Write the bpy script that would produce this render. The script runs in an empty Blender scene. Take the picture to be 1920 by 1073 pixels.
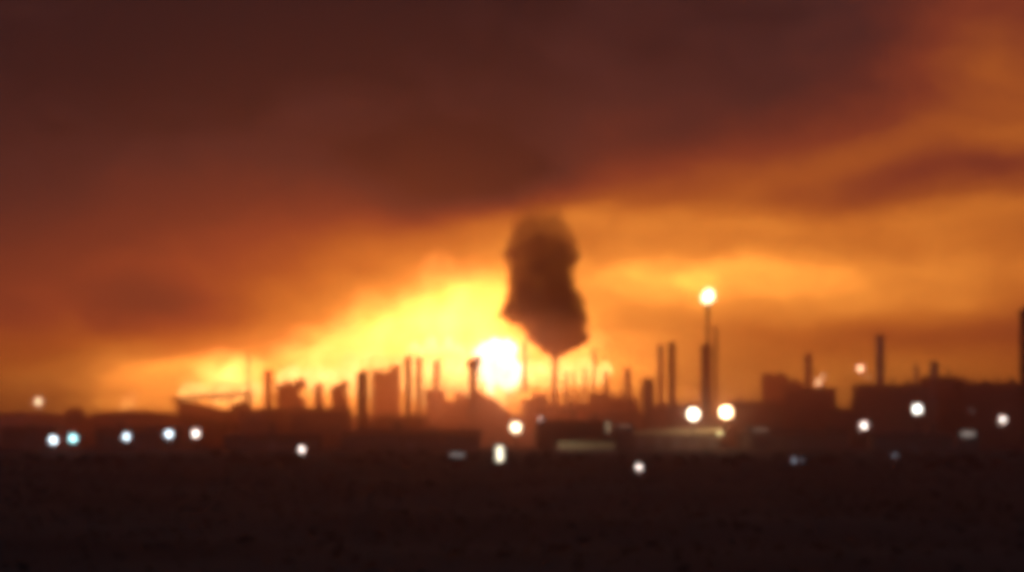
import bpy, math, random
from mathutils import Vector, noise

random.seed(7)
scn = bpy.context.scene
COL = scn.collection
PI = math.pi

# ------------------------------------------------------------------ camera
F, CX, HOR, CAMZ = 3583.0, 960.0, 775.0, 18.0     # focal length and horizon in photo pixels, eye height in metres
cam_d = bpy.data.cameras.new('camera')
cam = bpy.data.objects.new('camera', cam_d)
COL.objects.link(cam)
cam.location = (0, 0, CAMZ)
cam.rotation_euler = (PI / 2, 0, 0)
cam_d.sensor_width = 36.0
cam_d.lens = 36.0 * F / 1920.0
cam_d.shift_y = (HOR - 536.5) / 1920.0
cam_d.clip_start, cam_d.clip_end = 0.5, 12000
cam_d.dof.use_dof = True                            # the photo is out of focus all over
cam_d.dof.focus_distance = 12.0
cam_d.dof.aperture_fstop = 3.1
scn.camera = cam

scn.view_settings.view_transform = 'Standard'
scn.view_settings.look = 'None'
scn.view_settings.exposure = 0.0
scn.view_settings.gamma = 1.0
scn.view_settings.use_curve_mapping = False
cy = scn.cycles
cy.use_denoising = True
cy.max_bounces, cy.diffuse_bounces, cy.glossy_bounces = 4, 2, 2
cy.transmission_bounces, cy.volume_bounces, cy.transparent_max_bounces = 2, 2, 16
cy.sample_clamp_indirect = 3.0
cy.filter_width = 9.0
cy.volume_step_rate = 1.0
cy.volume_max_steps = 128


def node(nt, kind, **kw):
    n = nt.nodes.new(kind)
    for k, v in kw.items():
        setattr(n, k, v)
    return n


def wire(nt, v, sock):
    if isinstance(v, (int, float)):
        sock.default_value = v
    elif isinstance(v, (tuple, list)):
        sock.default_value = v
    else:
        nt.links.new(v, sock)


def M_(nt, op, a, b=None, c=None, clamp=False):
    n = node(nt, 'ShaderNodeMath', operation=op)
    n.use_clamp = clamp
    wire(nt, a, n.inputs[0])
    if b is not None:
        wire(nt, b, n.inputs[1])
    if c is not None:
        wire(nt, c, n.inputs[2])
    return n.outputs[0]


def V_(nt, op, a, b):
    n = node(nt, 'ShaderNodeVectorMath', operation=op)
    wire(nt, a, n.inputs[0])
    wire(nt, b, n.inputs[1])
    return n.outputs[0]


def ramp(nt, fac, stops, interp='LINEAR'):
    n = node(nt, 'ShaderNodeValToRGB')
    cr = n.color_ramp
    cr.interpolation = interp
    while len(cr.elements) < len(stops):
        cr.elements.new(0.5)
    for e, (p, c) in zip(cr.elements, stops):
        e.position = p
        e.color = (*c, 1)
    nt.links.new(fac, n.inputs[0])
    return n.outputs[0]


# ------------------------------------------------------------------ sky: night under a smoke ceiling lit by the fire
world = bpy.data.worlds.new('World')
scn.world = world
world.use_nodes = True
wt = world.node_tree
wt.nodes.clear()
w_out = node(wt, 'ShaderNodeOutputWorld')
tc = node(wt, 'ShaderNodeTexCoord')
nz1 = node(wt, 'ShaderNodeTexNoise')
nz1.inputs['Scale'].default_value = 5.0
nz1.inputs['Detail'].default_value = 6.0
nz1.inputs['Roughness'].default_value = 0.5
mp = node(wt, 'ShaderNodeMapping')
mp.inputs['Scale'].default_value = (1.0, 1.0, 2.2)
wt.links.new(tc.outputs['Generated'], mp.inputs[0])
wt.links.new(mp.outputs[0], nz1.inputs['Vector'])
warp = V_(wt, 'MULTIPLY', V_(wt, 'SUBTRACT', nz1.outputs['Color'], (0.5, 0.5, 0.5)), (0.15, 0.0, 0.07))
wdir = V_(wt, 'ADD', tc.outputs['Generated'], warp)
sx = node(wt, 'ShaderNodeSeparateXYZ')
wt.links.new(wdir, sx.inputs[0])
DEG = 180 / PI
az = M_(wt, 'MULTIPLY', M_(wt, 'ARCTAN2', sx.outputs[0], sx.outputs[1]), DEG)
el = M_(wt, 'MULTIPLY', M_(wt, 'ARCSINE', M_(wt, 'MAXIMUM', M_(wt, 'MINIMUM', sx.outputs[2], 0.999), 0.0)), DEG)
SKY_BASE = 0.049
# banks of lit and unlit smoke: bearing, height above the horizon, half widths (degrees), heat
SKY_BANKS = [(-16, 5.5, 7, 3.2, -0.051), (-2.5, 2.3, 5, 2.7, 0.311), (7, 4.2, 9, 1.25, 0.435), (16, 9, 5, 5, 0.412),
             (9, 2.2, 9, 2.2, 0.049), (-12, 0.6, 6, 1.3, 0.268), (13, 6.7, 3.5, 0.6, -0.2), (-11.5, 2.9, 2.4, 0.8, -0.305),
             (8, 7.2, 6, 1.4, 0.325), (3.2, 4.2, 2.2, 2.2, -0.075), (0, 0, 20, 5, 0.848), (-3, 0.4, 22, 1.8, 0.090),
             (-9, 4.8, 4, 1.6, -0.052), (-9, 11.5, 10, 3.5, -0.079), (-1.5, 7.2, 3, 1.2, -0.411), (5, 3.5, 2, 1.1, 0.016),
             (12, 2.6, 5, 0.7, -0.15), (-8, 2.2, 3, 1.5, -0.063), (8, 5.6, 10, 0.45, 0.172), (0, 6, 6, 1.3, 0.219),
             (-6, 6.5, 3, 1, 0.033)]
heat = SKY_BASE
for a0, e0, sa, se, am in SKY_BANKS:
    p = M_(wt, 'POWER', M_(wt, 'DIVIDE', M_(wt, 'ABSOLUTE', M_(wt, 'SUBTRACT', az, a0)), sa), 2.0)
    q = M_(wt, 'POWER', M_(wt, 'DIVIDE', M_(wt, 'ABSOLUTE', M_(wt, 'SUBTRACT', el, e0)), se), 2.0)
    g = M_(wt, 'EXPONENT', M_(wt, 'MULTIPLY', M_(wt, 'ADD', p, q), -1.0))
    heat = M_(wt, 'MULTIPLY_ADD', g, am, heat)
nz2 = node(wt, 'ShaderNodeTexNoise')
nz2.inputs['Scale'].default_value = 11.0
nz2.inputs['Detail'].default_value = 5.0
nz2.inputs['Roughness'].default_value = 0.6
mp2 = node(wt, 'ShaderNodeMapping')
mp2.inputs['Scale'].default_value = (1.0, 1.0, 1.7)
mp2.inputs['Location'].default_value = (3.1, 0.4, 1.7)
wt.links.new(tc.outputs['Generated'], mp2.inputs[0])
wt.links.new(mp2.outputs[0], nz2.inputs['Vector'])
heat = M_(wt, 'MULTIPLY_ADD', M_(wt, 'SUBTRACT', nz2.outputs[0], 0.5), 0.15, heat)
nz3 = node(wt, 'ShaderNodeTexNoise')
nz3.inputs['Scale'].default_value = 30.0
nz3.inputs['Detail'].default_value = 4.0
wt.links.new(V_(wt, 'MULTIPLY', wdir, (1, 1, 2.0)), nz3.inputs['Vector'])
heat = M_(wt, 'MULTIPLY_ADD', M_(wt, 'SUBTRACT', nz3.outputs[0], 0.5), 0.17, heat)
skyc = ramp(wt, heat, [(0, (.018, .0095, .0115)), (.1, (.048, .0178, .018)), (.22, (.104, .0235, .0175)), (.35, (.213, .040, .019)),
                       (.5, (.40, .093, .019)), (.65, (.68, .19, .027)), (.8, (1.1, .36, .05)), (.9, (2.2, .72, .1)), (1.0, (5.0, 1.55, .21))])
bg = node(wt, 'ShaderNodeBackground')
bg.inputs['Strength'].default_value = 1.0
wt.links.new(skyc, bg.inputs['Color'])
night = node(wt, 'ShaderNodeTexSky', sky_type='NISHITA')
night.sun_disc = False
night.sun_elevation = math.radians(-5)
night.sun_rotation = math.radians(200)
bg2 = node(wt, 'ShaderNodeBackground')
bg2.inputs['Strength'].default_value = 0.05
wt.links.new(night.outputs[0], bg2.inputs['Color'])
add = node(wt, 'ShaderNodeAddShader')
wt.links.new(bg.outputs[0], add.inputs[0])
wt.links.new(bg2.outputs[0], add.inputs[1])
wt.links.new(add.outputs[0], w_out.inputs['Surface'])
world.cycles.sampling_method = 'MANUAL'
world.cycles.sample_map_resolution = 512

fill_d = bpy.data.lights.new('blue_fill', 'SUN')  # added faint blue fill without a visible source, keeps the ground from going red
fill_d.energy, fill_d.angle, fill_d.color = 0.3, math.radians(3), (.55, .72, 1)
fill_sun = bpy.data.objects.new('blue_fill', fill_d)
fill_sun.rotation_euler = (math.radians(42), 0, math.radians(-25))
COL.objects.link(fill_sun)

HAZE_DENSITY = 0.00022
HAZE_G = 0.82


# ------------------------------------------------------------------ from photo pixels to places in the world
def X(px, d): return (px - CX) * d / F
def Z(py, d): return CAMZ + (HOR - py) * d / F
def S(w, d): return w * d / F


# ------------------------------------------------------------------ materials
def new_mat(name):
    m = bpy.data.materials.new(name)
    m.use_nodes = True
    nt = m.node_tree
    nt.nodes.clear()
    return m, nt, node(nt, 'ShaderNodeOutputMaterial')


def solid(name, c1, c2, rough=0.7, scale=0.6, metal=0.0, stretch=(1, 1, 1), bump=0.2):
    m, nt, out = new_mat(name)
    b = node(nt, 'ShaderNodeBsdfPrincipled')
    t = node(nt, 'ShaderNodeTexCoord')
    mpn = node(nt, 'ShaderNodeMapping')
    mpn.inputs['Scale'].default_value = stretch
    n = node(nt, 'ShaderNodeTexNoise')
    n.inputs['Scale'].default_value = scale
    n.inputs['Detail'].default_value = 6
    nt.links.new(t.outputs['Object'], mpn.inputs[0])
    nt.links.new(mpn.outputs[0], n.inputs['Vector'])
    nt.links.new(ramp(nt, n.outputs[0], [(0.35, c1), (0.65, c2)]), b.inputs['Base Color'])
    b.inputs['Roughness'].default_value = rough
    b.inputs['Metallic'].default_value = metal
    bp = node(nt, 'ShaderNodeBump')
    bp.inputs['Strength'].default_value = bump
    nt.links.new(n.outputs[0], bp.inputs['Height'])
    nt.links.new(bp.outputs[0], b.inputs['Normal'])
    nt.links.new(b.outputs[0], out.inputs['Surface'])
    return m


def glow(name, color, strength):
    m, nt, out = new_mat(name)
    e = node(nt, 'ShaderNodeEmission')
    e.inputs['Color'].default_value = (*color, 1)
    e.inputs['Strength'].default_value = strength
    nt.links.new(e.outputs[0], out.inputs['Surface'])
    return m


MAT = {
    'steel': solid('weathered_steel', (.16, .15, .14), (.24, .22, .2), .6, .5, .3, (1, 1, .25)),
    'dark': solid('dark_steel', (.05, .045, .04), (.1, .085, .075), .7, .4, .2),
    'rust': solid('rusty_steel', (.12, .07, .045), (.2, .12, .08), .8, .5),
    'concrete': solid('stained_concrete', (.2, .19, .18), (.32, .3, .28), .9, .3, 0, (1, 1, .3)),
    'paint': solid('pale_tank_paint', (.4, .39, .37), (.55, .53, .5), .5, .2, 0, (1, 1, .2)),
    'sheet': solid('pale_sheet_metal', (.45, .43, .38), (.6, .57, .5), .5, .3, 0, (3, 1, 1)),
    'cream': solid('cream_sheet', (.66, .5, .25), (.76, .6, .32), .5, .3, 0, (3, 1, 1)),
    'brick': solid('sooty_cladding', (.09, .08, .07), (.15, .13, .115), .9, .3),
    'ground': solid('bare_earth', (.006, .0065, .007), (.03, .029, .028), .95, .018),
    'asphalt': solid('yard_asphalt', (.02, .02, .02), (.035, .034, .033), .9, .1),
    'coke': solid('coke_heap', (.015, .015, .015), (.035, .033, .03), .9, 1.0),
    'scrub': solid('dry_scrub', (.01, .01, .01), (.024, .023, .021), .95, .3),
}


# ------------------------------------------------------------------ mesh building
class MB:
    def __init__(self):
        self.v, self.f = [], []

    def box(self, x0, x1, y0, y1, z0, z1):
        b = len(self.v)
        self.v += [(x0, y0, z0), (x1, y0, z0), (x1, y1, z0), (x0, y1, z0), (x0, y0, z1), (x1, y0, z1), (x1, y1, z1), (x0, y1, z1)]
        self.f += [tuple(b + i for i in q) for q in ((3, 2, 1, 0), (4, 5, 6, 7), (0, 1, 5, 4), (1, 2, 6, 5), (2, 3, 7, 6), (3, 0, 4, 7))]
        return self

    def lathe(self, prof, n=20, cx=0, cy=0):
        b = len(self.v)
        for r, z in prof:
            for i in range(n):
                a = 2 * PI * i / n
                self.v.append((cx + r * math.cos(a), cy + r * math.sin(a), z))
        for k in range(len(prof) - 1):
            for i in range(n):
                j = (i + 1) % n
                self.f.append((b + k * n + i, b + k * n + j, b + (k + 1) * n + j, b + (k + 1) * n + i))
        self.f.append(tuple(b + i for i in reversed(range(n))))
        self.f.append(tuple(b + (len(prof) - 1) * n + i for i in range(n)))
        return self

    def tube(self, p0, p1, r, n=8, r1=None):
        p0, p1 = Vector(p0), Vector(p1)
        d = (p1 - p0).normalized()
        u = d.orthogonal().normalized()
        w = d.cross(u)
        b = len(self.v)
        for p, rr in ((p0, r), (p1, r if r1 is None else r1)):
            for i in range(n):
                a = 2 * PI * i / n
                self.v.append(tuple(p + (u * math.cos(a) + w * math.sin(a)) * rr))
        for i in range(n):
            j = (i + 1) % n
            self.f.append((b + i, b + j, b + n + j, b + n + i))
        self.f.append(tuple(b + i for i in reversed(range(n))))
        self.f.append(tuple(b + n + i for i in range(n)))
        return self

    def path(self, pts, r, n=8):
        for a, c in zip(pts[:-1], pts[1:]):
            self.tube(a, c, r, n)
        return self

    def ring(self, r, z, rad, n=20, a0=0, a1=2 * PI):
        pts = [(r * math.cos(a0 + (a1 - a0) * i / n), r * math.sin(a0 + (a1 - a0) * i / n), z) for i in range(n + 1)]
        return self.path(pts, rad, 5)

    def blob(self, c, rx, ry, rz, nu=20, nv=14, amp=.2, freq=1.0, seed=0, lean=0.0):
        b = len(self.v)
        for k in range(nv + 1):
            t = PI * k / nv
            for i in range(nu):
                a = 2 * PI * i / nu
                d = Vector((math.sin(t) * math.cos(a), math.sin(t) * math.sin(a), -math.cos(t)))
                s = 1 + amp * noise.fractal(d * freq + Vector((seed * 7.3, seed * 3.1, seed)), 1.0, 2.0, 3)
                self.v.append((c[0] + d.x * rx * s + lean * d.z, c[1] + d.y * ry * s, c[2] + d.z * rz * s))
        for k in range(nv):
            for i in range(nu):
                j = (i + 1) % nu
                self.f.append((b + k * nu + i, b + k * nu + j, b + (k + 1) * nu + j, b + (k + 1) * nu + i))
        return self

    def build(self, name, mat, parent=None, loc=None, smooth=False):
        me = bpy.data.meshes.new(name)
        me.from_pydata(self.v, [], self.f)
        me.materials.append(mat)
        if smooth:
            for p in me.polygons:
                p.use_smooth = True
        me.update()
        o = bpy.data.objects.new(name, me)
        COL.objects.link(o)
        if parent is not None:
            o.parent = parent
        if loc is not None:
            o.location = loc
        return o


def tag(o, label, cat, group=None):
    o['label'], o['category'] = label, cat
    if group:
        o['group'] = group
    return o


def thing(name, label, cat, loc, group=None, rz=0.0):
    o = bpy.data.objects.new(name, None)
    COL.objects.link(o)
    o.location = loc
    o.rotation_euler = (0, 0, rz)
    o.empty_display_size = 2
    return tag(o, label, cat, group)


# ------------------------------------------------------------------ ground out to low far hills
def ground_height(x, y):
    h = 0.0
    if y < 760:
        k = min(1.0, (760 - y) / 250)
        h += k * 1.6 * noise.fractal(Vector((x * .012, y * .012, 0)), 1, 2, 4)
    d = math.hypot(x, y)
    if d > 1650:
        k = min(1, (d - 1650) / 400)
        h += k * k * (3 - 2 * k) * (17.2 + 5 * noise.noise(Vector((x * .0018, y * .0018, 3))))
    return h


xs = [-2050 + i * 100 for i in range(10)] + [-1050 + i * 14 for i in range(150)] + [1100 + i * 100 for i in range(10)]
ys = [-900 + i * 120 for i in range(9)] + [120 + i * 9 for i in range(75)] + [810 + i * 45 for i in range(30)]
g = MB()
for y in ys:
    for x in xs:
        g.v.append((x, y, ground_height(x, y)))
nx = len(xs)
for j in range(len(ys) - 1):
    for i in range(nx - 1):
        g.f.append((j * nx + i, j * nx + i + 1, (j + 1) * nx + i + 1, (j + 1) * nx + i))
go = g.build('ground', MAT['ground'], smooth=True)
go['kind'] = 'structure'

yard = MB()
yard.v = [(-420, 765, .004), (420, 765, .004), (460, 1560, .004), (-460, 1560, .004)]
yard.f = [(0, 1, 2, 3)]
yo = yard.build('yard_pavement', MAT['asphalt'])
yo['kind'] = 'structure'

# scrub on the dark land in front of the works
sc = MB()
for i in range(5000):
    y = 190 + 560 * random.random() ** .8
    x = (random.random() - .5) * 2 * (y * .29 + 12)
    h = ground_height(x, y)
    s = .2 + .55 * random.random() ** 2
    b = len(sc.v)
    for k in range(6):
        a = random.random() * 2 * PI
        r = s * (.3 + random.random() * .8)
        zt = h + s * (.4 + random.random() * .9)
        px, py = x + r * math.cos(a), y + r * math.sin(a)
        q = len(sc.v)
        w = s * .35
        sc.v += [(px - w, py, h - .1), (px + w, py + w * .5, h - .1), (px + w * .3, py - w * .4, zt)]
        sc.f.append((q, q + 1, q + 2))
for i in range(700):
    y = 620 + 200 * random.random() ** .8
    x = (random.random() - .5) * 2 * (y * .29 + 15)
    if noise.noise(Vector((x * .03, y * .03, 9))) < -.02:
        continue
    h = ground_height(x, y)
    s = .5 + 1.9 * random.random() ** 2
    for k in range(14):
        a = random.random() * 2 * PI
        r = s * random.random() ** .6
        z = h + s * 1.1 * random.random() * (1 - .5 * r / s)
        px, py = x + r * math.cos(a), y + r * math.sin(a)
        q = len(sc.v)
        w = s * .3
        sc.v += [(px - w, py, z), (px + w, py + w * (random.random() - .5), z + w * (random.random() - .5)), (px + w * (random.random() - .5), py, z + w * 1.3)]
        sc.f.append((q, q + 1, q + 2))
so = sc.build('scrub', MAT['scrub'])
so['kind'] = 'stuff'


# ------------------------------------------------------------------ builders of the works
def column(px, top, w, d, label, group='distillation columns', mat='steel', plats=3, base=None):
    """tall process vessel: shell with skirt and domed head, platforms with rails, ladder, vapour line"""
    h, r = Z(top, d), S(w, d) / 2
    t = thing('distillation_column', label, 'column', (X(px, d), d, 0), group)
    prof = [(r * 1.12, 0), (r * 1.12, .8), (r * .98, 2.2), (r * .98, h * .28), (r, h * .29), (r, h - r * .9)]
    prof += [(r * math.cos(a * PI / 12), h - r * .9 + r * .75 * math.sin(a * PI / 12)) for a in (1, 2, 3, 4, 5)]
    MB().lathe(prof, 24).build('shell', MAT[mat], t, smooth=False)
    MB().tube((0, 0, h - r * .2), (0, 0, h + .3), r * .22, 10).build('vent', MAT[mat], t)
    for k in range(plats):
        z = h * (.36 + .58 * k / max(1, plats - 1)) if plats > 1 else h * .9
        p = MB().lathe([(r * 1.0, z), (r * 1.28, z), (r * 1.28, z + .25), (r * 1.0, z + .25)], 20).build('platform', MAT['dark'], t)
        rl = MB().ring(r * 1.27, z + 1.2, .06, 18)
        rl.ring(r * 1.27, z + .7, .05, 18)
        for i in range(9):
            a = 2 * PI * i / 9
            rl.tube((r * 1.27 * math.cos(a), r * 1.27 * math.sin(a), z + .2), (r * 1.27 * math.cos(a), r * 1.27 * math.sin(a), z + 1.25), .06, 4)
        rl.build('railing', MAT['dark'], p)
    ld = MB()
    for sgn in (-.25, .25):
        ld.tube((sgn, -r * 1.1 - .25, .5), (sgn, -r * 1.1 - .25, h - r * .4), .05, 4)
    for i in range(int(h / 1.2)):
        ld.tube((-.25, -r * 1.1 - .25, .8 + i * 1.2), (.25, -r * 1.1 - .25, .8 + i * 1.2), .03, 4)
    ld.build('ladder', MAT['dark'], t)
    MB().path([(0, 0, h + .2), (r * .7, -r * .5, h + .5), (r * 1.02, -r * .75, h - .8), (r * 1.02, -r * .75, 3), (r * 2.2, -r * .75, 3)], max(.18, r * .12), 8).build('vapour_pipe', MAT['rust'], t)
    return t


def chimney(px, top, w, d, label, group='chimneys', mat='concrete', taper=.8):
    h, r = Z(top, d), S(w, d) / 2
    t = thing('chimney', label, 'chimney', (X(px, d), d, 0), group)
    MB().lathe([(r / taper * 1.25, 0), (r / taper * 1.25, 2.5), (r / taper, 2.6), (r, h), (r * .78, h), (r * .78, h - 3)], 24).build('shaft', MAT[mat], t)
    MB().lathe([(r * 1.0, h - 1.6), (r * 1.15, h - 1.5), (r * 1.15, h - .6), (r * 1.0, h - .5)], 24).build('rim', MAT['dark'], t)
    for f in (.45, .75):
        rr = r / taper + (r - r / taper) * f
        MB().lathe([(rr, h * f), (rr + .9, h * f), (rr + .9, h * f + .2), (rr, h * f + .2)], 20).build('platform', MAT['dark'], t)
    ld = MB()
    for sgn in (-.22, .22):
        ld.tube((sgn, -r / taper - .3, 2.7), (sgn, -r - .3, h - .5), .05, 4)
    for i in range(int(h / 1.5)):
        k = i * 1.5 / h
        ld.tube((-.22, -(r / taper + (r - r / taper) * k) - .3, 2.8 + i * 1.5), (.22, -(r / taper + (r - r / taper) * k) - .3, 2.8 + i * 1.5), .03, 4)
    ld.build('ladder', MAT['dark'], t)
    return t


def lattice_mast(px, top, w, d, label, group='lattice masts'):
    h, r = Z(top, d), S(w, d) / 2
    t = thing('lattice_mast', label, 'mast', (X(px, d), d, 0), group)
    cs = [(-1, -1), (1, -1), (1, 1), (-1, 1)]
    for a, b in cs:
        MB().tube((a * r * 1.5, b * r * 1.5, 0), (a * r * .8, b * r * .8, h), .16, 6).build('leg', MAT['dark'], t)
    br = MB()
    n = max(4, int(h / 4))
    for k in range(n):
        s0, s1 = 1.5 - .7 * k / n, 1.5 - .7 * (k + 1) / n
        for i in range(4):
            a, b = cs[i], cs[(i + 1) % 4]
            br.tube((a[0] * r * s0, a[1] * r * s0, h * k / n), (b[0] * r * s1, b[1] * r * s1, h * (k + 1) / n), .09, 4)
            br.tube((a[0] * r * s1, a[1] * r * s1, h * (k + 1) / n), (b[0] * r * s1, b[1] * r * s1, h * (k + 1) / n), .09, 4)
    br.build('bracing', MAT['dark'], t)
    MB().tube((0, 0, h), (0, 0, h + 2.5), .1, 6).build('finial', MAT['dark'], t)
    return t


def process_frame(x0, x1, top, d, depth, label, group='steel process frames', bays=3, levels=4, vessels=2, clad=.8):
    h, w = Z(top, d), S(x1 - x0, d)
    t = thing('process_frame', label, 'process unit', (X((x0 + x1) / 2, d), d + depth / 2, 0), group)
    for i in range(bays + 1):
        for y in (-depth / 2, depth / 2):
            x = -w / 2 + w * i / bays
            hh = h * (1 if (i + (y > 0)) % 2 == 0 else .86)
            MB().box(x - .3, x + .3, y - .3, y + .3, 0, hh).build('post', MAT['dark'], t)
    for k in range(levels):
        z = h * (.25 + .6 * k / max(1, levels - 1))
        dk = MB().box(-w / 2 + .31, w / 2 - .31, -depth / 2 + .31, depth / 2 - .31, z, z + .5).build('deck', MAT['dark'], t)
        rl = MB()
        for zz in (.9, 1.5):
            rl.tube((-w / 2 + .35, -depth / 2 + .4, z + zz), (w / 2 - .35, -depth / 2 + .4, z + zz), .07, 4)
        rl.build('railing', MAT['dark'], dk)
    br = MB()
    for i in range(bays):
        xa, xb = -w / 2 + w * i / bays, -w / 2 + w * (i + 1) / bays
        za, zb = h * .25, h * .45
        br.tube((xa, -depth / 2, 0), (xb, -depth / 2, za), .14, 5)
        br.tube((xb, -depth / 2, za), (xa, -depth / 2, zb), .14, 5)
    br.build('bracing', MAT['dark'], t)
    for k in range(vessels):
        x = -w / 2 + w * (k + .5) / vessels
        r = min(w / vessels * .3, 2.6)
        zc = h * .25 + .5
        hh = h * (.3 + .25 * random.random())
        MB().lathe([(r * .5, zc), (r, zc + r * .5), (r, zc + hh), (r * .6, zc + hh + r * .5)], 18, x, 0).build('vessel', MAT['steel'], t)
    for k in range(bays):       # sheet cladding between the rear posts, of uneven height
        xa, xb = -w / 2 + w * k / bays + .31, -w / 2 + w * (k + 1) / bays - .31
        MB().box(xa, xb, depth / 2 - .2, depth / 2 + .1, 0, h * clad * (.84 + .32 * random.random())).build('cladding', MAT['rust'], t)
    for k in range(3):
        x = -w / 2 + w * (k + .8) / 3.4
        MB().path([(x, -depth / 2 - .5, 1), (x, -depth / 2 - .5, h * .8), (x, 0, h * .8 + .6)], .22, 6).build('pipe', MAT['rust'], t)
    return t


def tank(x0, x1, top, d, label, group='storage tanks', mat='paint', cone=.08):
    r = S(x1 - x0, d) / 2
    h = Z(top, d)
    t = thing('storage_tank', label, 'tank', (X((x0 + x1) / 2, d), d + r, 0), group)
    hs = h - r * cone
    MB().lathe([(r + .5, 0), (r + .5, .4), (r, .45), (r, hs)], 48).build('shell', MAT[mat], t)
    MB().lathe([(r * 1.01, hs + .01), (r * .5, hs + r * cone * .6), (.6, h - .1), (.6, h + .5), (.2, h + .6)], 48).build('roof', MAT['steel'], t)
    MB().lathe([(r + .01, hs - 1.2), (r + .5, hs - 1.2), (r + .5, hs - .9), (r + .01, hs - .9)], 48).build('wind_girder', MAT['dark'], t)
    st = MB()
    n = 40
    for i in range(n + 1):
        a = -PI * .85 + PI * .6 * i / n
        z = .1 + (hs - .1) * i / n
        c, q = math.cos(a), math.sin(a)
        st.v += [(c * (r + .02), q * (r + .02), z), (c * (r + 1), q * (r + 1), z), (c * (r + 1), q * (r + 1), z + .25), (c * (r + .02), q * (r + .02), z + .25)]
    for i in range(n):
        for k in range(4):
            m_ = (k + 1) % 4
            st.f.append((i * 4 + k, i * 4 + m_, i * 4 + 4 + m_, i * 4 + 4 + k))
    st.f += [(3, 2, 1, 0), (n * 4, n * 4 + 1, n * 4 + 2, n * 4 + 3)]
    st.build('stair', MAT['dark'], t)
    MB().ring(r * .99, hs + 1.1, .06, 40).build('railing', MAT['dark'], t)
    return t


def block(x0, x1, top, d, depth, label, name='works_building', cat='building', group=None, mat='brick', roof='flat', vents=3, doors=1):
    h, w = Z(top, d), S(x1 - x0, d)
    t = thing(name, label, cat, (X((x0 + x1) / 2, d), d + depth / 2, 0), group)
    if roof == 'flat':
        MB().box(-w / 2, w / 2, -depth / 2, depth / 2, 0, h - .4).build('wall', MAT[mat], t)
        rf = MB().box(-w / 2 - .3, w / 2 + .3, -depth / 2 - .3, depth / 2 + .3, h - .397, h).build('roof', MAT['dark'], t)
    else:
        e = h - min(w, depth) * .12
        MB().box(-w / 2, w / 2, -depth / 2, depth / 2, 0, e - .02).build('wall', MAT[mat], t)
        m = MB()
        o = .5
        m.v = [(-w / 2 - o, -depth / 2 - o, e), (w / 2 + o, -depth / 2 - o, e), (w / 2 + o, depth / 2 + o, e), (-w / 2 - o, depth / 2 + o, e),
               (-w / 2 - o, 0, h), (w / 2 + o, 0, h)]
        m.f = [(0, 1, 5, 4), (2, 3, 4, 5), (1, 2, 5), (3, 0, 4), (3, 2, 1, 0)]
        rf = m.build('roof', MAT['dark'], t)
    for k in range(vents):
        x = -w / 2 + w * (k + .5 + .3 * (random.random() - .5)) / vents
        vw = .7 + 1.6 * random.random()
        vz, vh = (h - .3 if roof == 'flat' else h - .6), 1 + random.random() * 3.5
        if k % 2:
            MB().lathe([(vw * .5, vz), (vw * .5, h + vh), (vw * .8, h + vh + .1), (vw * .2, h + vh + .9)], 12, x, 0).build('vent', MAT['steel'], rf)
        else:
            MB().box(x - vw, x + vw, -vw, vw, vz, h + vh * .6).box(x - vw * 1.1, x + vw * 1.1, -vw * 1.1, vw * 1.1, h + vh * .6 + .003, h + vh * .6 + .2).build('roof_unit', MAT['steel'], rf)
    for k in range(doors):
        x = -w / 2 + w * (k + .5) / doors
        MB().box(x - 1.6, x + 1.6, -depth / 2 - .06, -depth / 2 - .003, 0.01, min(4, h * .5)).build('door', MAT['steel'], t)
    return t


# ------------------------------------------------------------------ lamps
LAMP_MATS = {}


def lamp_mat(c, s):
    k = (c, s)
    if k not in LAMP_MATS:
        LAMP_MATS[k] = glow('lit_lens', c, s)
    return LAMP_MATS[k]


COOL, CYAN, WHITE, WARM, PINK, SALMON, YEL, BLUE = ((.74, .9, 1), (.45, .95, 1), (1, .95, .86), (1, .76, .48), (1, .82, .74), (1, .55, .32), (1, .82, .35), (.7, .8, 1))


def lamp(px, py, d, size, c, s, label, group=None, base_z=0.0, tilt=0.0, globe=False):
    """floodlight on a pole: foot, pole, cross arm, round head with a lit lens (domed front)"""
    z = Z(py, d)
    t = thing('floodlight', label, 'floodlight', (X(px, d), d, base_z), group)
    h, r = z - base_z, size / 2
    pr = max(.08, size * .06)
    MB().lathe([(pr * 3, 0), (pr * 3, .15), (pr * 1.6, .3), (pr * 1.6, .5)], 12).build('foot', MAT['concrete'], t)
    MB().tube((0, 0, .4), (0, 0, h), pr * 1.3, 8, pr).build('pole', MAT['dark'], t)
    MB().box(-r * .8, r * .8, -pr, pr, h - pr * 1.5, h - pr * .2).build('cross_arm', MAT['dark'], t)
    if globe:        # round glass globe on top of the pole, shining all round
        gl = MB().blob((0, 0, h), r * .95, r * .95, r * .95, 18, 12, 0).build('globe', lamp_mat(c, s), t, smooth=True)
        MB().lathe([(r * .3, h + r * .9), (r * .3, h + r * 1.05), (r * .1, h + r * 1.1)], 14).build('cap', MAT['dark'], gl)
        return t
    size *= .88
    r = size / 2
    hd = MB().lathe([(r * .5, 0), (r * .85, r * .15), (r * .98, r * .35), (r * 1.04, r * .36), (r * 1.04, r * .46), (r * .9, r * .46)], 18).build('lamp_head', MAT['dark'], t, (0, pr + r * .3, h))
    hd.rotation_euler = (PI / 2 + math.radians(8), 0, tilt)
    MB().lathe([(r * .97, r * .47), (r * .8, r * .62), (r * .45, r * .75), (r * .1, r * .78)], 18).build('lens', lamp_mat(c, s), hd)
    return t


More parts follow.
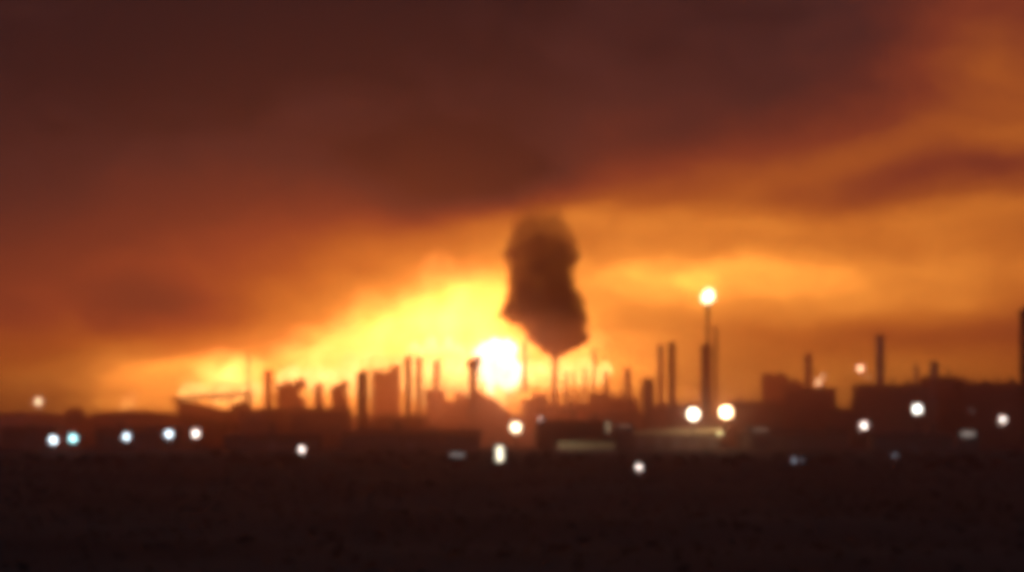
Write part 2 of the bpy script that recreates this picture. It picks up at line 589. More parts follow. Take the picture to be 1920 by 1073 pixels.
# ------------------------------------------------------------------ fire
def flame_mat(name, hot, cool, s_hot, s_cool):
    m, nt, out = new_mat(name)
    t = node(nt, 'ShaderNodeTexCoord')
    n = node(nt, 'ShaderNodeTexNoise')
    n.inputs['Scale'].default_value = .12
    n.inputs['Detail'].default_value = 4
    nt.links.new(t.outputs['Object'], n.inputs['Vector'])
    e = node(nt, 'ShaderNodeEmission')
    nt.links.new(ramp(nt, n.outputs[0], [(.35, cool), (.65, hot)]), e.inputs['Color'])
    mr = node(nt, 'ShaderNodeMapRange')
    mr.inputs[1].default_value, mr.inputs[2].default_value = .35, .65
    mr.inputs[3].default_value, mr.inputs[4].default_value = s_cool, s_hot
    nt.links.new(n.outputs[0], mr.inputs[0])
    nt.links.new(mr.outputs[0], e.inputs['Strength'])
    nt.links.new(e.outputs[0], out.inputs['Surface'])
    return m


FLAME = flame_mat('yellow_flame', (1, .46, .12), (1, .4, .085), 8, 5)
WHITE_FLAME = flame_mat('white_hot_flame', (1, .86, .6), (1, .78, .5), 6.0, 4.0)
PALE_FLAME = flame_mat('pale_flame', (1, .46, .13), (1, .42, .1), 8.5, 5.5)
ORANGE_FLAME = flame_mat('orange_flame', (1, .36, .07), (1, .3, .05), 5, 3)


def gas_glow_mat(name, color, k, density, radii, warp=.65, nscale=2.6, power=1.5):
    """burning gas and the glow of lit smoke, put in as emission that thins out from the middle of its own ellipsoid, torn by noise"""
    m, nt, out = new_mat(name)
    t = node(nt, 'ShaderNodeTexCoord')
    p = V_(nt, 'DIVIDE', t.outputs['Object'], tuple(radii))
    n = node(nt, 'ShaderNodeTexNoise')
    n.inputs['Scale'].default_value = nscale
    n.inputs['Detail'].default_value = 5
    nt.links.new(p, n.inputs['Vector'])
    p2 = V_(nt, 'ADD', p, V_(nt, 'MULTIPLY', V_(nt, 'SUBTRACT', n.outputs['Color'], (.5, .5, .5)), (warp * 2, warp * 2, warp * 2)))
    ln = node(nt, 'ShaderNodeVectorMath', operation='LENGTH')
    nt.links.new(p2, ln.inputs[0])
    f = M_(nt, 'POWER', M_(nt, 'SUBTRACT', 1.0, ln.outputs['Value'], clamp=True), power)
    v = node(nt, 'ShaderNodeVolumePrincipled')
    v.inputs['Color'].default_value = (.7, .5, .4, 1)
    v.inputs['Anisotropy'].default_value = .5
    nt.links.new(M_(nt, 'MULTIPLY', f, density), v.inputs['Density'])
    nt.links.new(M_(nt, 'MULTIPLY', f, k), v.inputs['Emission Strength'])
    nt.links.new(ramp(nt, f, [(0.0, (1, .24, .045)), (.35, color)]), v.inputs['Emission Color'])
    nt.links.new(v.outputs[0], out.inputs['Volume'])
    return m


def fire(px, py, rx, ry, d, depth, label, tongues, gas=None, fm=FLAME, seed=1, gasx=1.5, gasz=3.0):
    """fire standing on the ground: flame tongues (solid light) inside a ragged body of burning gas and added smoke glow"""
    x, z = X(px, d), Z(py, d)
    w, h = S(rx, d), S(ry, d)
    t = thing('fire', label, 'fire', (x, d, 0), 'fires burning in the works')
    rnd = random.Random(seed)
    for i in range(tongues):
        u = -1 + 2 * (i + .5) / tongues + (rnd.random() - .5) * .25
        hh = h * (.55 + .45 * math.sqrt(max(0, 1 - u * u))) * (.7 + .3 * rnd.random())
        rw = w / tongues * (1.2 + .5 * rnd.random())
        MB().blob((0, 0, 0), rw, rw * .9, hh, 16, 14, .28, 1.5, seed * 11 + i, (rnd.random() - .3) * rw * .6).build(
            'flame', fm, t, (u * w * .9, (rnd.random() - .5) * depth, max(hh * .9, z - h * .25)), smooth=True)
    if gas:
        k, dens, color = gas
        gx, gy, gz = w * gasx, depth + 45, h * gasz
        MB().blob((0, 0, 0), gx, gy, gz, 20, 12, .1, 1.2, seed).build('gas_and_glow', gas_glow_mat('gas_and_glow', color, k, dens, (gx, gy, gz)), t, (0, 45, z + h * .3))  # gas plus the glow of lit smoke round the flames, put in as emission
    return t


YG = (1, .41, .1)
fire(415, 728, 80, 26, 1300, 20, 'long low yellow fire at left behind the open canopy roof', 6, (.24, .0005, YG), FLAME, 3, 1.25)
fire(590, 705, 75, 34, 1300, 30, 'pale yellow fire rising behind the slanting conveyor housing', 5, (.07, .0005, YG), PALE_FLAME, 5, 1.9)
fire(710, 690, 75, 50, 1330, 30, 'yellow fire behind the tall hazy steel frame', 5, (.065, .0005, YG), FLAME, 6, 2.0)
fire(850, 680, 90, 70, 1320, 40, 'tallest broad yellow fire behind the slim vessel and the hooked tower', 6, (.065, .0005, YG), PALE_FLAME, 8, 1.8)
fire(1065, 692, 78, 32, 1290, 20, 'low yellow fire showing between the thin posts right of the smoke plume', 6, (.06, .0005, YG), FLAME, 12, 1.6)
fire(238, 752, 14, 26, 1280, 8, 'small faint orange flame alone above the dark tanks at far left', 2, None, ORANGE_FLAME, 15)
fire(574, 735, 10, 9, 1165, 4, 'small pale flame low between the steel frame and the squat rounded vessel', 2, None, ORANGE_FLAME, 17)
fire(984, 739, 14, 9, 1105, 4, 'small orange flame licking out low under the white fireball', 3, None, ORANGE_FLAME, 19)
fb = thing('fireball', 'white hot round fireball left of the smoke plume', 'fireball', (X(935, 1200), 1200, 0))
r_ = S(36, 1200)
MB().blob((0, 0, 0), r_, r_, r_ * 1.05, 32, 20, .5, 1.7, 21).build('flame', WHITE_FLAME, fb, (0, 0, Z(690, 1200)), True)
MB().blob((0, 0, 0), r_ * 2.6, r_ * 2.2, r_ * 2.6, 20, 12, .06, 1, 4).build('gas_and_glow', gas_glow_mat('fireball_gas_glow', (1, .62, .26), .3, .001, (r_ * 2.6, r_ * 2.2, r_ * 2.6), .3), fb, (0, 0, Z(690, 1200)))  # soft glow round the fireball, put in as volume emission
for i, (u, v, q) in enumerate(((-.75, .5, .55), (.35, .75, .5), (-.35, .95, .45), (.6, -.55, .5))):
    MB().blob((0, 0, 0), r_ * q, r_ * q, r_ * q * 1.3, 18, 14, .4, 1.6, 50 + i, r_ * .15).build('flame', WHITE_FLAME, fb, (u * r_, 3, Z(690, 1200) + v * r_), True)
MB().lathe([(r_ * .5, 0), (r_ * .35, 3), (r_ * .3, Z(690, 1200) - r_ * .8)], 14).build('flame_root', PALE_FLAME, fb)

# ------------------------------------------------------------------ smoke plume boiling up from the thin black stack
PD = 1235
PROF = [(674, 1037, 1046), (664, 1024, 1060), (652, 1006, 1090), (640, 990, 1102), (622, 984, 1104), (606, 958, 1104), (596, 944, 1102), (578, 942, 1096),
        (560, 946, 1088), (540, 951, 1078), (520, 951, 1075), (500, 947, 1080), (480, 945, 1086), (460, 949, 1082), (440, 953, 1074), (420, 957, 1066),
        (400, 960, 1058), (380, 963, 1052), (355, 962, 1048), (330, 960, 1046), (300, 958, 1044)]
pm = MB()
NU = 80
levels = []
for (y0, l0, r0), (y1, l1, r1) in zip(PROF[:-1], PROF[1:]):
    for k in range(6):
        u = k / 6
        levels.append((y0 + (y1 - y0) * u, l0 + (l1 - l0) * u, r0 + (r1 - r0) * u))
levels.append(PROF[-1])
for y, l, r in levels:
    cxm, rad = X((l + r) / 2, PD), S((r - l) / 2, PD)
    zz = Z(y, PD)
    for i in range(NU):
        a = 2 * PI * i / NU
        p = Vector((math.cos(a) * rad, math.sin(a) * rad * .85, 0))
        q = Vector((p.x + cxm, p.y, zz))
        nn = noise.fractal(q * .12, 1, 2, 4)
        s = 1 + (.2 * nn + .12 * noise.fractal(q * .32, 1, 2, 3)) * min(1, rad / 8)
        pm.v.append((cxm + p.x * s, p.y * s, zz + 1.2 * noise.noise(q * .1 + Vector((5, 5, 5))) * min(1, rad / 10)))
for k in range(len(levels) - 1):
    for i in range(NU):
        j = (i + 1) % NU
        pm.f.append((k * NU + i, k * NU + j, (k + 1) * NU + j, (k + 1) * NU + i))
pm.f.append(tuple(reversed(range(NU))))
pm.f.append(tuple((len(levels) - 1) * NU + i for i in range(NU)))
sm, snt, sout = new_mat('thick_smoke')
st_ = node(snt, 'ShaderNodeTexCoord')
sn = node(snt, 'ShaderNodeTexNoise')
sn.inputs['Scale'].default_value = .09
sn.inputs['Detail'].default_value = 4
snt.links.new(st_.outputs['Object'], sn.inputs['Vector'])
sxyz = node(snt, 'ShaderNodeSeparateXYZ')
snt.links.new(st_.outputs['Object'], sxyz.inputs[0])
fade = node(snt, 'ShaderNodeMapRange', interpolation_type='SMOOTHSTEP')
fade.inputs[1].default_value, fade.inputs[2].default_value = Z(560, PD), Z(312, PD)
fade.inputs[3].default_value, fade.inputs[4].default_value = 1.0, 0.0
snt.links.new(sxyz.outputs[2], fade.inputs[0])
foot = node(snt, 'ShaderNodeMapRange', interpolation_type='SMOOTHSTEP')
foot.inputs[1].default_value, foot.inputs[2].default_value = Z(665, PD), Z(610, PD)
foot.inputs[3].default_value, foot.inputs[4].default_value = 1.0, 0.0
snt.links.new(sxyz.outputs[2], foot.inputs[0])
dn = M_(snt, 'MULTIPLY', M_(snt, 'MULTIPLY_ADD', sn.outputs[0], 2.4, -.6, clamp=True), M_(snt, 'POWER', fade.outputs[0], 1.5))
sv = node(snt, 'ShaderNodeVolumePrincipled')
sv.inputs['Color'].default_value = (.55, .3, .25, 1)
sv.inputs['Anisotropy'].default_value = .45
snt.links.new(M_(snt, 'MULTIPLY', dn, M_(snt, 'MULTIPLY_ADD', foot.outputs[0], .5, .28)), sv.inputs['Density'])
snt.links.new(sv.outputs[0], sout.inputs['Volume'])
plume = pm.build('smoke_plume', sm, None, (0, PD, 0))
tag(plume, 'dark billowing smoke plume, narrow at its foot, rising from a thin black stack', 'smoke plume')

# ------------------------------------------------------------------ the works, left to right
tank(-70, 118, 771, 1150, 'widest dark storage tank cut by the left edge of the picture')
tank(160, 312, 768, 1150, 'low dark storage tank below the small faint orange flame', mat='steel')
block(122, 152, 767, 1140, 10, 'small dark pump house between two low storage tanks', 'pump_house', 'pump house', vents=1)

# open canopy with a slanting roof, fire showing underneath
D0 = 1180
cw0, cw1 = X(318, D0), X(468, D0)
cp = thing('canopy', 'dark open-sided canopy with a gently sloping thin roof before the low yellow fire', 'canopy', ((cw0 + cw1) / 2, D0 + 10, 0))
hw = (cw1 - cw0) / 2
m = MB()
za, zb = Z(746, D0), Z(735, D0)
for s_ in (0, 1):
    m.v += [(-hw, -9, za - 1.7 * s_), (hw, -9, zb - 1.7 * s_), (hw, 9, zb - 1.7 * s_), (-hw, 9, za - 1.7 * s_)]
m.f = [(0, 1, 2, 3), (7, 6, 5, 4), (4, 5, 1, 0), (5, 6, 2, 1), (6, 7, 3, 2), (7, 4, 0, 3)]
m.build('roof', MAT['dark'], cp)
for k in range(5):
    for y in (-8, 8):
        xx = -hw + 1 + (2 * hw - 2) * k / 4
        MB().box(xx - .3, xx + .3, y - .3, y + .3, 0, za + (zb - za) * k / 4 - 1.75).build('post', MAT['dark'], cp)
# side wall panel that slopes away below the roof
m = MB()
pts = [(-hw + 1.5, za - 1.8), (-hw + 6, za - 1.8), (hw * .15, Z(764, D0)), (hw - 16, Z(768, D0)), (hw - 12, Z(755, D0)), (hw - 2, Z(748, D0)), (hw - 2, 0), (-hw + 1.5, 0)]
for y in (8.4, 8.8):
    m.v += [(x, y, z) for x, z in pts]
n_ = len(pts)
m.f = [tuple(range(n_)), tuple(reversed(range(n_, 2 * n_)))] + [(i, (i + 1) % n_, n_ + (i + 1) % n_, n_ + i) for i in range(n_)]
m.build('rear_wall', MAT['brick'], cp)

lattice_mast(465, 660, 5, 1160, 'very thin mast at the right end of the open canopy')
column(502, 694, 13, 1200, 'hazy short column just right of the open canopy', plats=2)
process_frame(513, 558, 704, 1220, 16, 'steel frame right of the short column, lit orange from behind', bays=3, vessels=2)
block(552, 572, 712, 1190, 8, 'narrow dark block capping the right end of the steel frame', 'tower_house', 'building', vents=1, doors=0)
column(597, 719, 16, 1190, 'squat rounded vessel left of the slanting conveyor housing', plats=1)
# slanting conveyor housing
D1 = 1180
cv = thing('conveyor_house', 'dark conveyor housing with a roof slanting up to the right before the pale fire', 'conveyor', (X(636, D1), D1, 0))
w_ = S(16, D1)
m = MB()
for y in (-3, 3):
    m.v += [(-w_, y, Z(727, D1)), (w_, y, Z(711, D1)), (w_, y, Z(735, D1)), (-w_, y, Z(742, D1))]
m.f = [(0, 1, 2, 3), (7, 6, 5, 4), (0, 4, 5, 1), (1, 5, 6, 2), (2, 6, 7, 3), (3, 7, 4, 0)]
m.build('housing', MAT['rust'], cv)
for x in (-w_ * .7, w_ * .7):
    for y in (-2.4, 2.4):
        MB().box(x - .35, x + .35, y - .35, y + .35, 0, Z(740, D1)).build('leg', MAT['dark'], cv)
MB().box(-w_, w_ * .95, 3.2, 9, 0, Z(738, D1)).build('drive_house', MAT['brick'], cv)

column(679, 694, 21, 1060, 'thick dark column standing nearest at the left of the tall frame', mat='dark', plats=3)
process_frame(694, 748, 668, 1250, 18, 'tall hazy steel frame between the thick dark column and the slim pair', bays=3, levels=5, vessels=3)
column(765, 666, 13, 1130, 'left one of the slim pair of dark columns before the broad fire', mat='dark', plats=4)
column(785, 669, 11, 1160, 'right one of the slim pair of dark columns before the broad fire', mat='rust', plats=4)
column(818, 676, 12, 1230, 'hazy slim vessel standing alone right of the slim pair of columns', plats=2)
process_frame(795, 872, 716, 1230, 20, 'low wide steel frame left of the hooked tower', bays=4, levels=3, vessels=4)
# hooked tower
D2 = 1110
ht = thing('hopper_tower', 'dark tower with a slanted head left of the white fireball', 'tower', (X(887, D2), D2, 0))
a_, b_ = S(8, D2), Z(690, D2)
MB().box(-a_, a_, -a_, a_, 0, b_ - .01).build('shaft', MAT['brick'], ht)
m = MB()
for y in (-a_ * 1.1, a_ * 1.1):
    m.v += [(-a_ * 1.5, y, b_), (a_ * 1.2, y, b_), (a_ * 2.1, y, Z(672, D2)), (a_ * 1.5, y, Z(666, D2)), (-a_ * 1.5, y, Z(676, D2))]
m.f = [(0, 1, 2, 3, 4), (9, 8, 7, 6, 5)] + [(i, i + 5, (i + 1) % 5 + 5, (i + 1) % 5) for i in range(5)]
m.build('head', MAT['dark'], ht)
MB().path([(a_ * 1.2, -a_ * 1.3, b_), (a_ * 2.2, -a_ * 1.3, b_ - 8), (a_ * 2.2, -a_ * 1.3, 2)], .5, 8).build('chute', MAT['rust'], ht)
# coke heap
D3 = 1130
hp = MB()
hn, hr = 36, 14
ax, az_ = X(896, D3), Z(738, D3) + 2
lx, rx_ = X(806, D3), X(985, D3)
for k in range(hr + 1):
    t_ = k / hr
    for i in range(hn):
        a = 2 * PI * i / hn
        rr = ((rx_ - ax) if math.cos(a) > 0 else (ax - lx)) * 1.35
        x, y = math.cos(a) * rr * t_, math.sin(a) * rr * .55 * t_
        z = az_ * (1 - t_ ** 1.25)
        z += 2.2 * noise.fractal(Vector((x * .07, y * .07, 2)), 1, 2, 4) * min(1, 3 * (1 - t_))
        hp.v.append((x, y, max(z, 0)))
for k in range(hr):
    for i in range(hn):
        j = (i + 1) % hn
        hp.f.append((k * hn + i, (k + 1) * hn + i, (k + 1) * hn + j, k * hn + j))
tag(hp.build('coke_heap', MAT['coke'], None, (ax, D3 + 42, 0)), 'big dark heap with sloping sides below the white fireball', 'heap')

chimney(983, 642, 6, 1180, 'very thin stack touching the left foot of the smoke plume', mat='steel')
chimney(1040, 668, 10, PD, 'thin black stack that the smoke plume pours from', mat='dark')
for px, tp, w, d, lb in ((1061, 694, 6, 1220, 'short thin post first to the right of the smoking stack'), (1076, 697, 5, 1230, 'shortest thin post second to the right of the smoking stack'),
                         (1097, 690, 6, 1215, 'thin post between the smoking stack and the tall thin post'), (1114, 656, 6, 1215, 'tall thin post right of the smoke plume'),
                         (1136, 694, 8, 1220, 'short thick post right of the tall thin post'), (1177, 690, 12, 1240, 'hazy short post left of the dark stair block')):
    chimney(px, tp, w, d, lb, 'thin vent stacks right of the smoke plume', 'steel', .95)
process_frame(988, 1085, 728, 1170, 18, 'low wide steel frame at the foot of the smoking stack', bays=5, levels=3, vessels=5)
process_frame(1088, 1202, 722, 1175, 18, 'low wide steel frame below the row of thin posts', bays=6, levels=3, vessels=5)
block(1206, 1227, 711, 1080, 10, 'dark narrow block left of the twin columns', 'stair_tower', 'building', vents=1, doors=0)
column(1238, 646, 10, 1260, 'paler hazy column, left of the twin pair', plats=3)
column(1259, 641, 13, 1100, 'darker column, right of the twin pair', mat='dark', plats=4)
block(1228, 1310, 758, 1120, 18, 'low dark building between the twin columns and the thick flare-side column', roof='gable')
column(1323, 644, 18, 1100, 'thick dark column standing right before the flare stack', mat='dark', plats=4)
chimney(1342, 613, 6, 1130, 'thin plain stack close to the right of the flare stack', mat='dark', taper=.95)
# flare stack
D4 = 1165
zt = Z(566, D4)
fl = thing('flare_stack', 'tall slim flare stack with a bright pale flame at its tip', 'flare stack', (X(1327, D4), D4, 0))
r0 = S(5.5, D4) / 2
MB().lathe([(r0 * 1.7, 0), (r0 * 1.6, 6), (r0 * 1.15, zt * .5), (r0, zt - 3)], 18).build('riser', MAT['dark'], fl)
MB().lathe([(r0, zt - 2.99), (r0 * 1.5, zt - 2.2), (r0 * 1.6, zt), (r0 * 1.1, zt)], 18).build('flare_tip', MAT['dark'], fl)
for z in (zt * .5, zt * .8, zt - 5):
    MB().lathe([(r0 * 1.2, z), (r0 + 1.2, z), (r0 + 1.2, z + .2), (r0 * 1.2, z + .2)], 16).build('platform', MAT['dark'], fl)
for a in (PI / 2, PI / 2 + 2.1, PI / 2 - 2.1):
    MB().tube((0, 0, zt * .72), (14 * math.cos(a), 14 * math.sin(a), 0), .08, 5).build('guy_wire', MAT['dark'], fl)
fr = S(11, D4)
MB().blob((0, 0, 0), fr, fr, fr * 1.15, 20, 14, .2, 1.6, 33, .6).build('flame', flame_mat('flare_flame', (1, .86, .5), (1, .78, .36), 6, 4), fl, (0, 0, zt + fr * .95), True)

block(1432, 1478, 702, 1900, 20, 'faint far building in the haze right of the flare stack', 'boiler_house', 'building', vents=2, doors=0)
block(1455, 1506, 714, 1480, 20, 'faint stepped building before the faint far one', 'boiler_house', 'building', vents=2, doors=0)
column(1515, 662, 13, 1380, 'hazy column left of the pair of salmon lamps', plats=3)
block(1372, 1470, 752, 1120, 20, 'low dark building right of the warm floodlight by the flare', roof='gable', vents=3)
block(1474, 1568, 727, 1090, 20, 'dark building carrying the close pair of salmon lamps', vents=3)
block(1560, 1614, 766, 1060, 14, 'low dark link building in the glowing gap', vents=2)
block(1612, 1738, 721, 1040, 22, 'dark building at the foot of the tall square-shouldered chimney', vents=3)
block(1740, 1800, 706, 1070, 22, 'higher dark building behind the stub chimney', vents=2)
block(1804, 1960, 717, 1050, 22, 'long dark building running out of the right edge', vents=7)
chimney(1650, 628, 15, 1055, 'tall dark chimney standing alone above the buildings at right', mat='concrete', taper=.9)
chimney(1752, 678, 15, 1055, 'short stub chimney on the right, shorter than the one standing alone', mat='concrete', taper=.95)
chimney(1718, 684, 7, 1150, 'faint thin stack between the two chimneys at right', mat='paint', taper=.95)
column(1923, 575, 22, 1000, 'tall dark column cut by the right edge of the picture', mat='dark', plats=4)

# darker low works in front
process_frame(330, 440, 772, 1080, 12, 'low dark pipe frame under the open canopy', bays=5, levels=2, vessels=4)
tank(440, 540, 764, 1060, 'dark tank below the mast at the end of the canopy', mat='steel')
block(545, 655, 764, 1050, 20, 'dark gabled shed below the slanting conveyor housing', roof='gable', vents=3)
process_frame(690, 800, 772, 1050, 14, 'low dark pipe frame at the foot of the slim pair of columns', bays=5, levels=2, vessels=4)
tank(1100, 1205, 770, 1060, 'dark tank below the row of thin posts', mat='steel')
block(1005, 1142, 788, 930, 18, 'brown flat-roofed building behind the lit loading shed', mat='rust', vents=3)
block(0, 92, 800, 960, 16, 'low shed at the far left behind the cool white lamp', 'shed', 'shed', roof='gable', vents=1)
block(180, 330, 802, 960, 16, 'low shed behind the middle cool white lamp', 'shed', 'shed', roof='gable', vents=2)
block(420, 600, 815, 930, 16, 'long low shed behind the lone small tilted lamp', 'shed', 'shed', roof='gable', vents=3)
block(640, 900, 806, 940, 20, 'longest low shed left of the big warm floodlight', 'shed', 'shed', roof='gable', vents=4)
block(1390, 1590, 806, 960, 20, 'long low shed right of the pale lit depot strip', 'shed', 'shed', roof='gable', vents=4)
block(1640, 1790, 812, 900, 18, 'low shed under the bright white floodlight at right', 'shed', 'shed', roof='gable', vents=2)

# loading shed with an open lit front
D5 = 878
ls = thing('loading_shed', 'long open-fronted loading shed with a pale back wall lit from under its roof', 'shed', (X(1100, D5), D5, 0))
w5, zr = S(56, D5), Z(826, D5)
MB().box(-w5, w5, -2.5, 5.5, zr, zr + .35).build('roof', MAT['dark'], ls)
MB().box(-w5 + .2, w5 - .2, 4.9, 5.3, 0.01, zr - .01).build('back_wall', MAT['sheet'], ls)
MB().box(-w5, w5, -2.4, 5.4, .012, .9).build('loading_dock', MAT['concrete'], ls)
for k in range(7):
    x = -w5 + .3 + (2 * w5 - .6) * k / 6
    MB().box(x - .15, x + .15, -2.3, -2.0, .91, zr - .01).build('post', MAT['dark'], ls)
MB().box(-w5, w5, -2.498, -2.2, zr - .7, zr - .003).build('front_beam', MAT['dark'], ls)
for k in range(4):
    x = -w5 + 2 * w5 * (k + .5) / 4
    MB().box(x - 2.9, x + 2.9, 2.2, 2.5, zr - .3, zr - .1).build('tube_lamp', lamp_mat((1, .78, .42), (9, 7, 4.5, 3)[k]), ls)

# flat building with a pale roof lit by the two floodlights
D6 = 957
pb = thing('depot', 'low dark depot with a pale fascia strip lit by two globe lamps', 'depot', (X(1252, D6), D6, 0))
w6, e6 = S(100, D6), Z(812, D6)
MB().box(-w6, w6, 0, 20, 0, e6 - .3).build('wall', MAT['brick'], pb)
MB().box(-w6 - .3, w6 + .3, 1.5, 20.4, e6 - .297, e6).build('roof', MAT['dark'], pb)
m = MB()       # pale sheet fascia, taller towards the right end
zf0, zf1 = e6 + .6, Z(800, D6)
for y in (-.25, .05):
    m.v += [(-w6 - .3, y, e6 - .9), (w6 + .3, y, e6 - .5), (w6 + .3, y, zf1), (-w6 - .3, y, zf0)]
m.f = [(0, 1, 2, 3), (7, 6, 5, 4), (4, 5, 1, 0), (5, 6, 2, 1), (6, 7, 3, 2), (7, 4, 0, 3)]
m.build('fascia', MAT['cream'], pb)
for k in range(6):
    x = -w6 + 2 * w6 * (k + .5) / 6
    MB().box(x - 2, x + 2, -.08, -.003, .01, e6 * .7).build('shutter', MAT['steel'], pb)


# small lit cabins and doorways
def cabin(px, py, w, h, d, c, s, label, name='cabin', cat='cabin', win='window', extra=1.6):
    """hut with one lit opening of the size seen"""
    t = thing(name, label, cat, (X(px, d), d, 0))
    ww, hh, z = S(w, d), S(h, d), Z(py, d)
    bw, bh = ww * extra / 2 + .4, z + hh / 2 + .6
    MB().box(-bw, bw, 0, 3.5, 0, bh).build('wall', MAT['brick'], t)
    MB().box(-bw - .25, bw + .25, -.3, 3.8, bh + .003, bh + .25).build('roof', MAT['dark'], t)
    fr_ = MB()
    zc = z
    for (x0, x1, z0, z1) in ((-ww / 2 - .15, -ww / 2, zc - hh / 2 - .15, zc + hh / 2 + .15), (ww / 2, ww / 2 + .15, zc - hh / 2 - .15, zc + hh / 2 + .15),
                             (-ww / 2, ww / 2, zc + hh / 2, zc + hh / 2 + .15), (-ww / 2, ww / 2, zc - hh / 2 - .15, zc - hh / 2)):
        fr_.box(x0, x1, -.12, -.003, z0, z1)
    f = fr_.build(win, MAT['steel'], t)
    nc, nr = (max(1, round(ww / 1.3)), 1) if ww > hh else (1, max(1, round(hh / 1.3)))
    for a in range(nc):
        for b in range(nr):
            x0, z0 = -ww / 2 + ww * a / nc, zc - hh / 2 + hh * b / nr
            MB().box(x0 + .05, x0 + ww / nc - .05, -.06, -.004, z0 + .05, z0 + hh / nr - .05).build('pane', lamp_mat(c, s * random.uniform(.75, 1.15)), f)
    return t


cabin(937, 851, 10, 26, 700, (1, .9, .66), 3.2, 'narrow stair house with a tall bright window slit under the big warm floodlight', 'stair_house', 'stair house', extra=2.6)
cabin(857, 853, 26, 5, 730, (.9, .82, .78), .4, 'low cabin with a dim wide window left of the tall bright slit', extra=1.3)
cabin(1815, 814, 26, 8, 890, (1, .85, .75), .45, 'small cabin with a wide dim pinkish window at right', extra=1.4)
cabin(1425, 806, 26, 5, 930, (1, .7, .5), .25, 'cabin with a very dim wide window right of the depot', extra=1.3)
cabin(1140, 801, 6, 20, 920, (1, .75, .45), .55, 'narrow hut with a dim upright window at the end of the brown building', extra=2.0)
cabin(1170, 799, 26, 4, 925, (1, .75, .55), .2, 'hut with a barely lit low window left of the depot', extra=1.2)

# ------------------------------------------------------------------ floodlights
ROW = 'row of cool white floodlights at left'
lamp(100, 825, 870, 2.9, COOL, 9, 'cool white floodlight at the left end of the row of five', ROW)
lamp(137, 822, 872, 3.0, CYAN, 7, 'cyan tinted floodlight, second in the row of five', ROW)
lamp(237, 819, 875, 2.5, COOL, 8, 'cool white floodlight standing apart in the middle of the row of five', ROW)
lamp(316, 814, 878, 2.8, COOL, 8, 'slightly tilted cool white floodlight, fourth in the row of five', ROW, tilt=.3)
lamp(367, 813, 880, 2.6, PINK, 9, 'pinkish white floodlight at the right end of the row of five', ROW)
lamp(72, 753, 1090, 4.6, (1, .72, .42), 6, 'warm floodlight on a high pole above the row of cool lamps')
lamp(565, 843, 800, 1.5, PINK, 14, 'lone small tilted white lamp low in front of the long sheds', tilt=.4)
lamp(967, 801, 915, 5.0, WARM, 8, 'biggest warm floodlight, left of the loading shed')
lamp(1013, 785, 920, 1.3, PINK, 3, 'tiny dim pinkish lamp above the biggest warm floodlight')
lamp(1300, 777, 944, 4.2, (1, .88, .64), 26, 'white globe lamp at left above the pale lit strip of the depot', globe=True)
lamp(1361, 773, 944, 4.6, (1, .72, .38), 34, 'warm globe lamp at right above the pale lit strip of the depot', globe=True)
lamp(1350, 812, 948, 2.0, YEL, 4, 'small yellowish lamp hanging at the right end of the lit depot strip')
lamp(1198, 876, 560, 1.2, PINK, 8, 'small pale lamp standing alone low in the dark foreground')
lamp(1489, 863, 640, .9, BLUE, 1.8, 'small dim bluish lamp, left of the close low pair', 'close low pair of dim lamps')
lamp(1503, 863, 640, .8, BLUE, .7, 'fainter bluish lamp, right of the close low pair', 'close low pair of dim lamps')
lamp(1678, 854, 700, .8, BLUE, 1.5, 'single faint lamp low in the dark at right')
lamp(1620, 798, 890, 2.2, PINK, 12, 'small white lamp below the glowing gap')
lamp(1720, 767, 885, 3.4, WHITE, 10, 'bright white floodlight at right over the low shed')
lamp(1880, 787, 930, 2.4, PINK, 9, 'pinkish white floodlight near the right edge')
lamp(1822, 771, 930, .8, PINK, 1.2, 'very faint lamp between the two bright floodlights at right')
lamp(1613, 691, 1045, 2.8, SALMON, 9, 'salmon lamp on the corner of the building with the tall chimney', base_z=Z(721, 1040) + .01)
lamp(1535, 717, 1080, 2.6, SALMON, 8, 'lower and brighter of the close pair of salmon lamps', 'close pair of salmon lamps', base_z=0)
lamp(1542, 706, 1095, 2.0, SALMON, 4, 'upper and smaller of the close pair of salmon lamps', 'close pair of salmon lamps', base_z=Z(727, 1090) + .01)
lamp(1628, 706, 1050, 1.4, SALMON, 1.6, 'very faint lamp beside the tall chimney foot', base_z=Z(721, 1040) + .01)

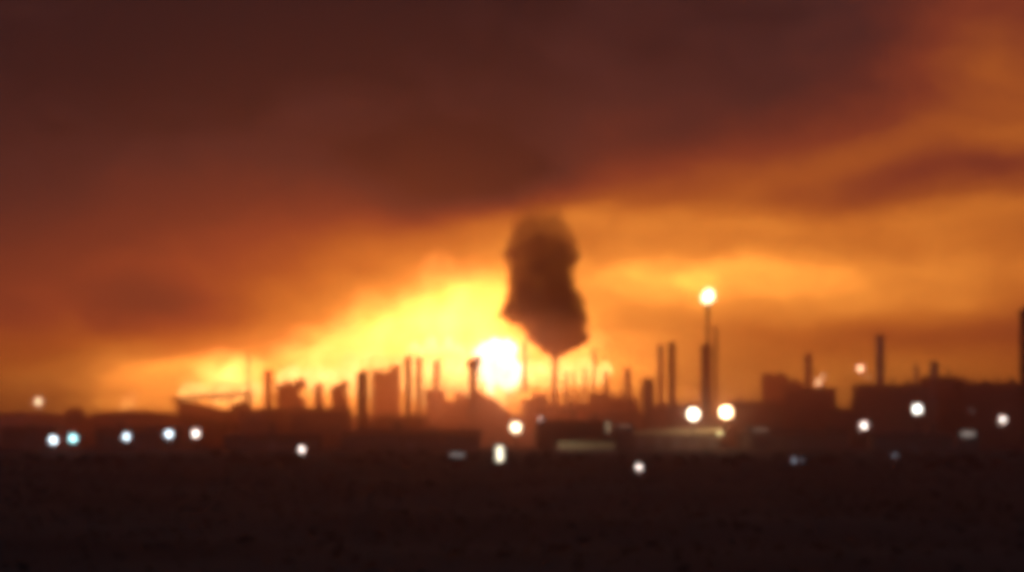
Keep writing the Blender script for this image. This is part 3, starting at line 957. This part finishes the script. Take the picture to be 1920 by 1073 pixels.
# smoke drifting low among the works
sdm, sdt, sdo = new_mat('drifting_smoke')
t0 = node(sdt, 'ShaderNodeTexCoord')
SDR = (640.0, 230.0, 70.0)
pp = V_(sdt, 'DIVIDE', t0.outputs['Object'], SDR)
n0 = node(sdt, 'ShaderNodeTexNoise')
n0.inputs['Scale'].default_value = 3.0
n0.inputs['Detail'].default_value = 3
sdt.links.new(pp, n0.inputs['Vector'])
l0 = node(sdt, 'ShaderNodeVectorMath', operation='LENGTH')
sx0 = node(sdt, 'ShaderNodeSeparateXYZ')
sdt.links.new(pp, sx0.inputs[0])
side = M_(sdt, 'SUBTRACT', 1.0, M_(sdt, 'POWER', M_(sdt, 'ABSOLUTE', sx0.outputs[0]), 4.0), clamp=True)
sdt.links.new(V_(sdt, 'MULTIPLY', pp, (0, 1, 1)), l0.inputs[0])
f0 = M_(sdt, 'MULTIPLY', M_(sdt, 'MULTIPLY', M_(sdt, 'SUBTRACT', 1.0, l0.outputs['Value'], clamp=True), side), M_(sdt, 'MULTIPLY_ADD', n0.outputs[0], 1.6, -.1, clamp=True))
v0 = node(sdt, 'ShaderNodeVolumePrincipled')
v0.inputs['Color'].default_value = (.95, .5, .4, 1)
v0.inputs['Anisotropy'].default_value = .82
sdt.links.new(M_(sdt, 'MULTIPLY', f0, .0115), v0.inputs['Density'])
sdt.links.new(v0.outputs[0], sdo.inputs['Volume'])
sd = MB()
for kx in range(9):
    for i in range(24):
        a = 2 * PI * i / 24
        sd.v.append((SDR[0] * (-1 + kx / 4), SDR[1] * math.cos(a), SDR[2] * math.sin(a)))
for kx in range(8):
    for i in range(24):
        j = (i + 1) % 24
        sd.f.append((kx * 24 + i, kx * 24 + j, kx * 24 + 24 + j, kx * 24 + 24 + i))
sd.f += [tuple(range(24)), tuple(8 * 24 + i for i in reversed(range(24)))]
sd = sd.build('smoke_drift', sdm, None, (X(960, 1040), 1040, 6))
sd['kind'] = 'stuff'

# ------------------------------------------------------------------ smoky air
hm, hnt, hout = new_mat('smoky_air')
hv = node(hnt, 'ShaderNodeVolumePrincipled')
hv.inputs['Color'].default_value = (.94, .5, .4, 1)
hv.inputs['Density'].default_value = HAZE_DENSITY
hv.inputs['Anisotropy'].default_value = HAZE_G
hnt.links.new(hv.outputs[0], hout.inputs['Volume'])
hz = MB().box(-2100, 2100, -950, 2180, -4, 190).build('haze', hm)
hz['kind'] = 'stuff'
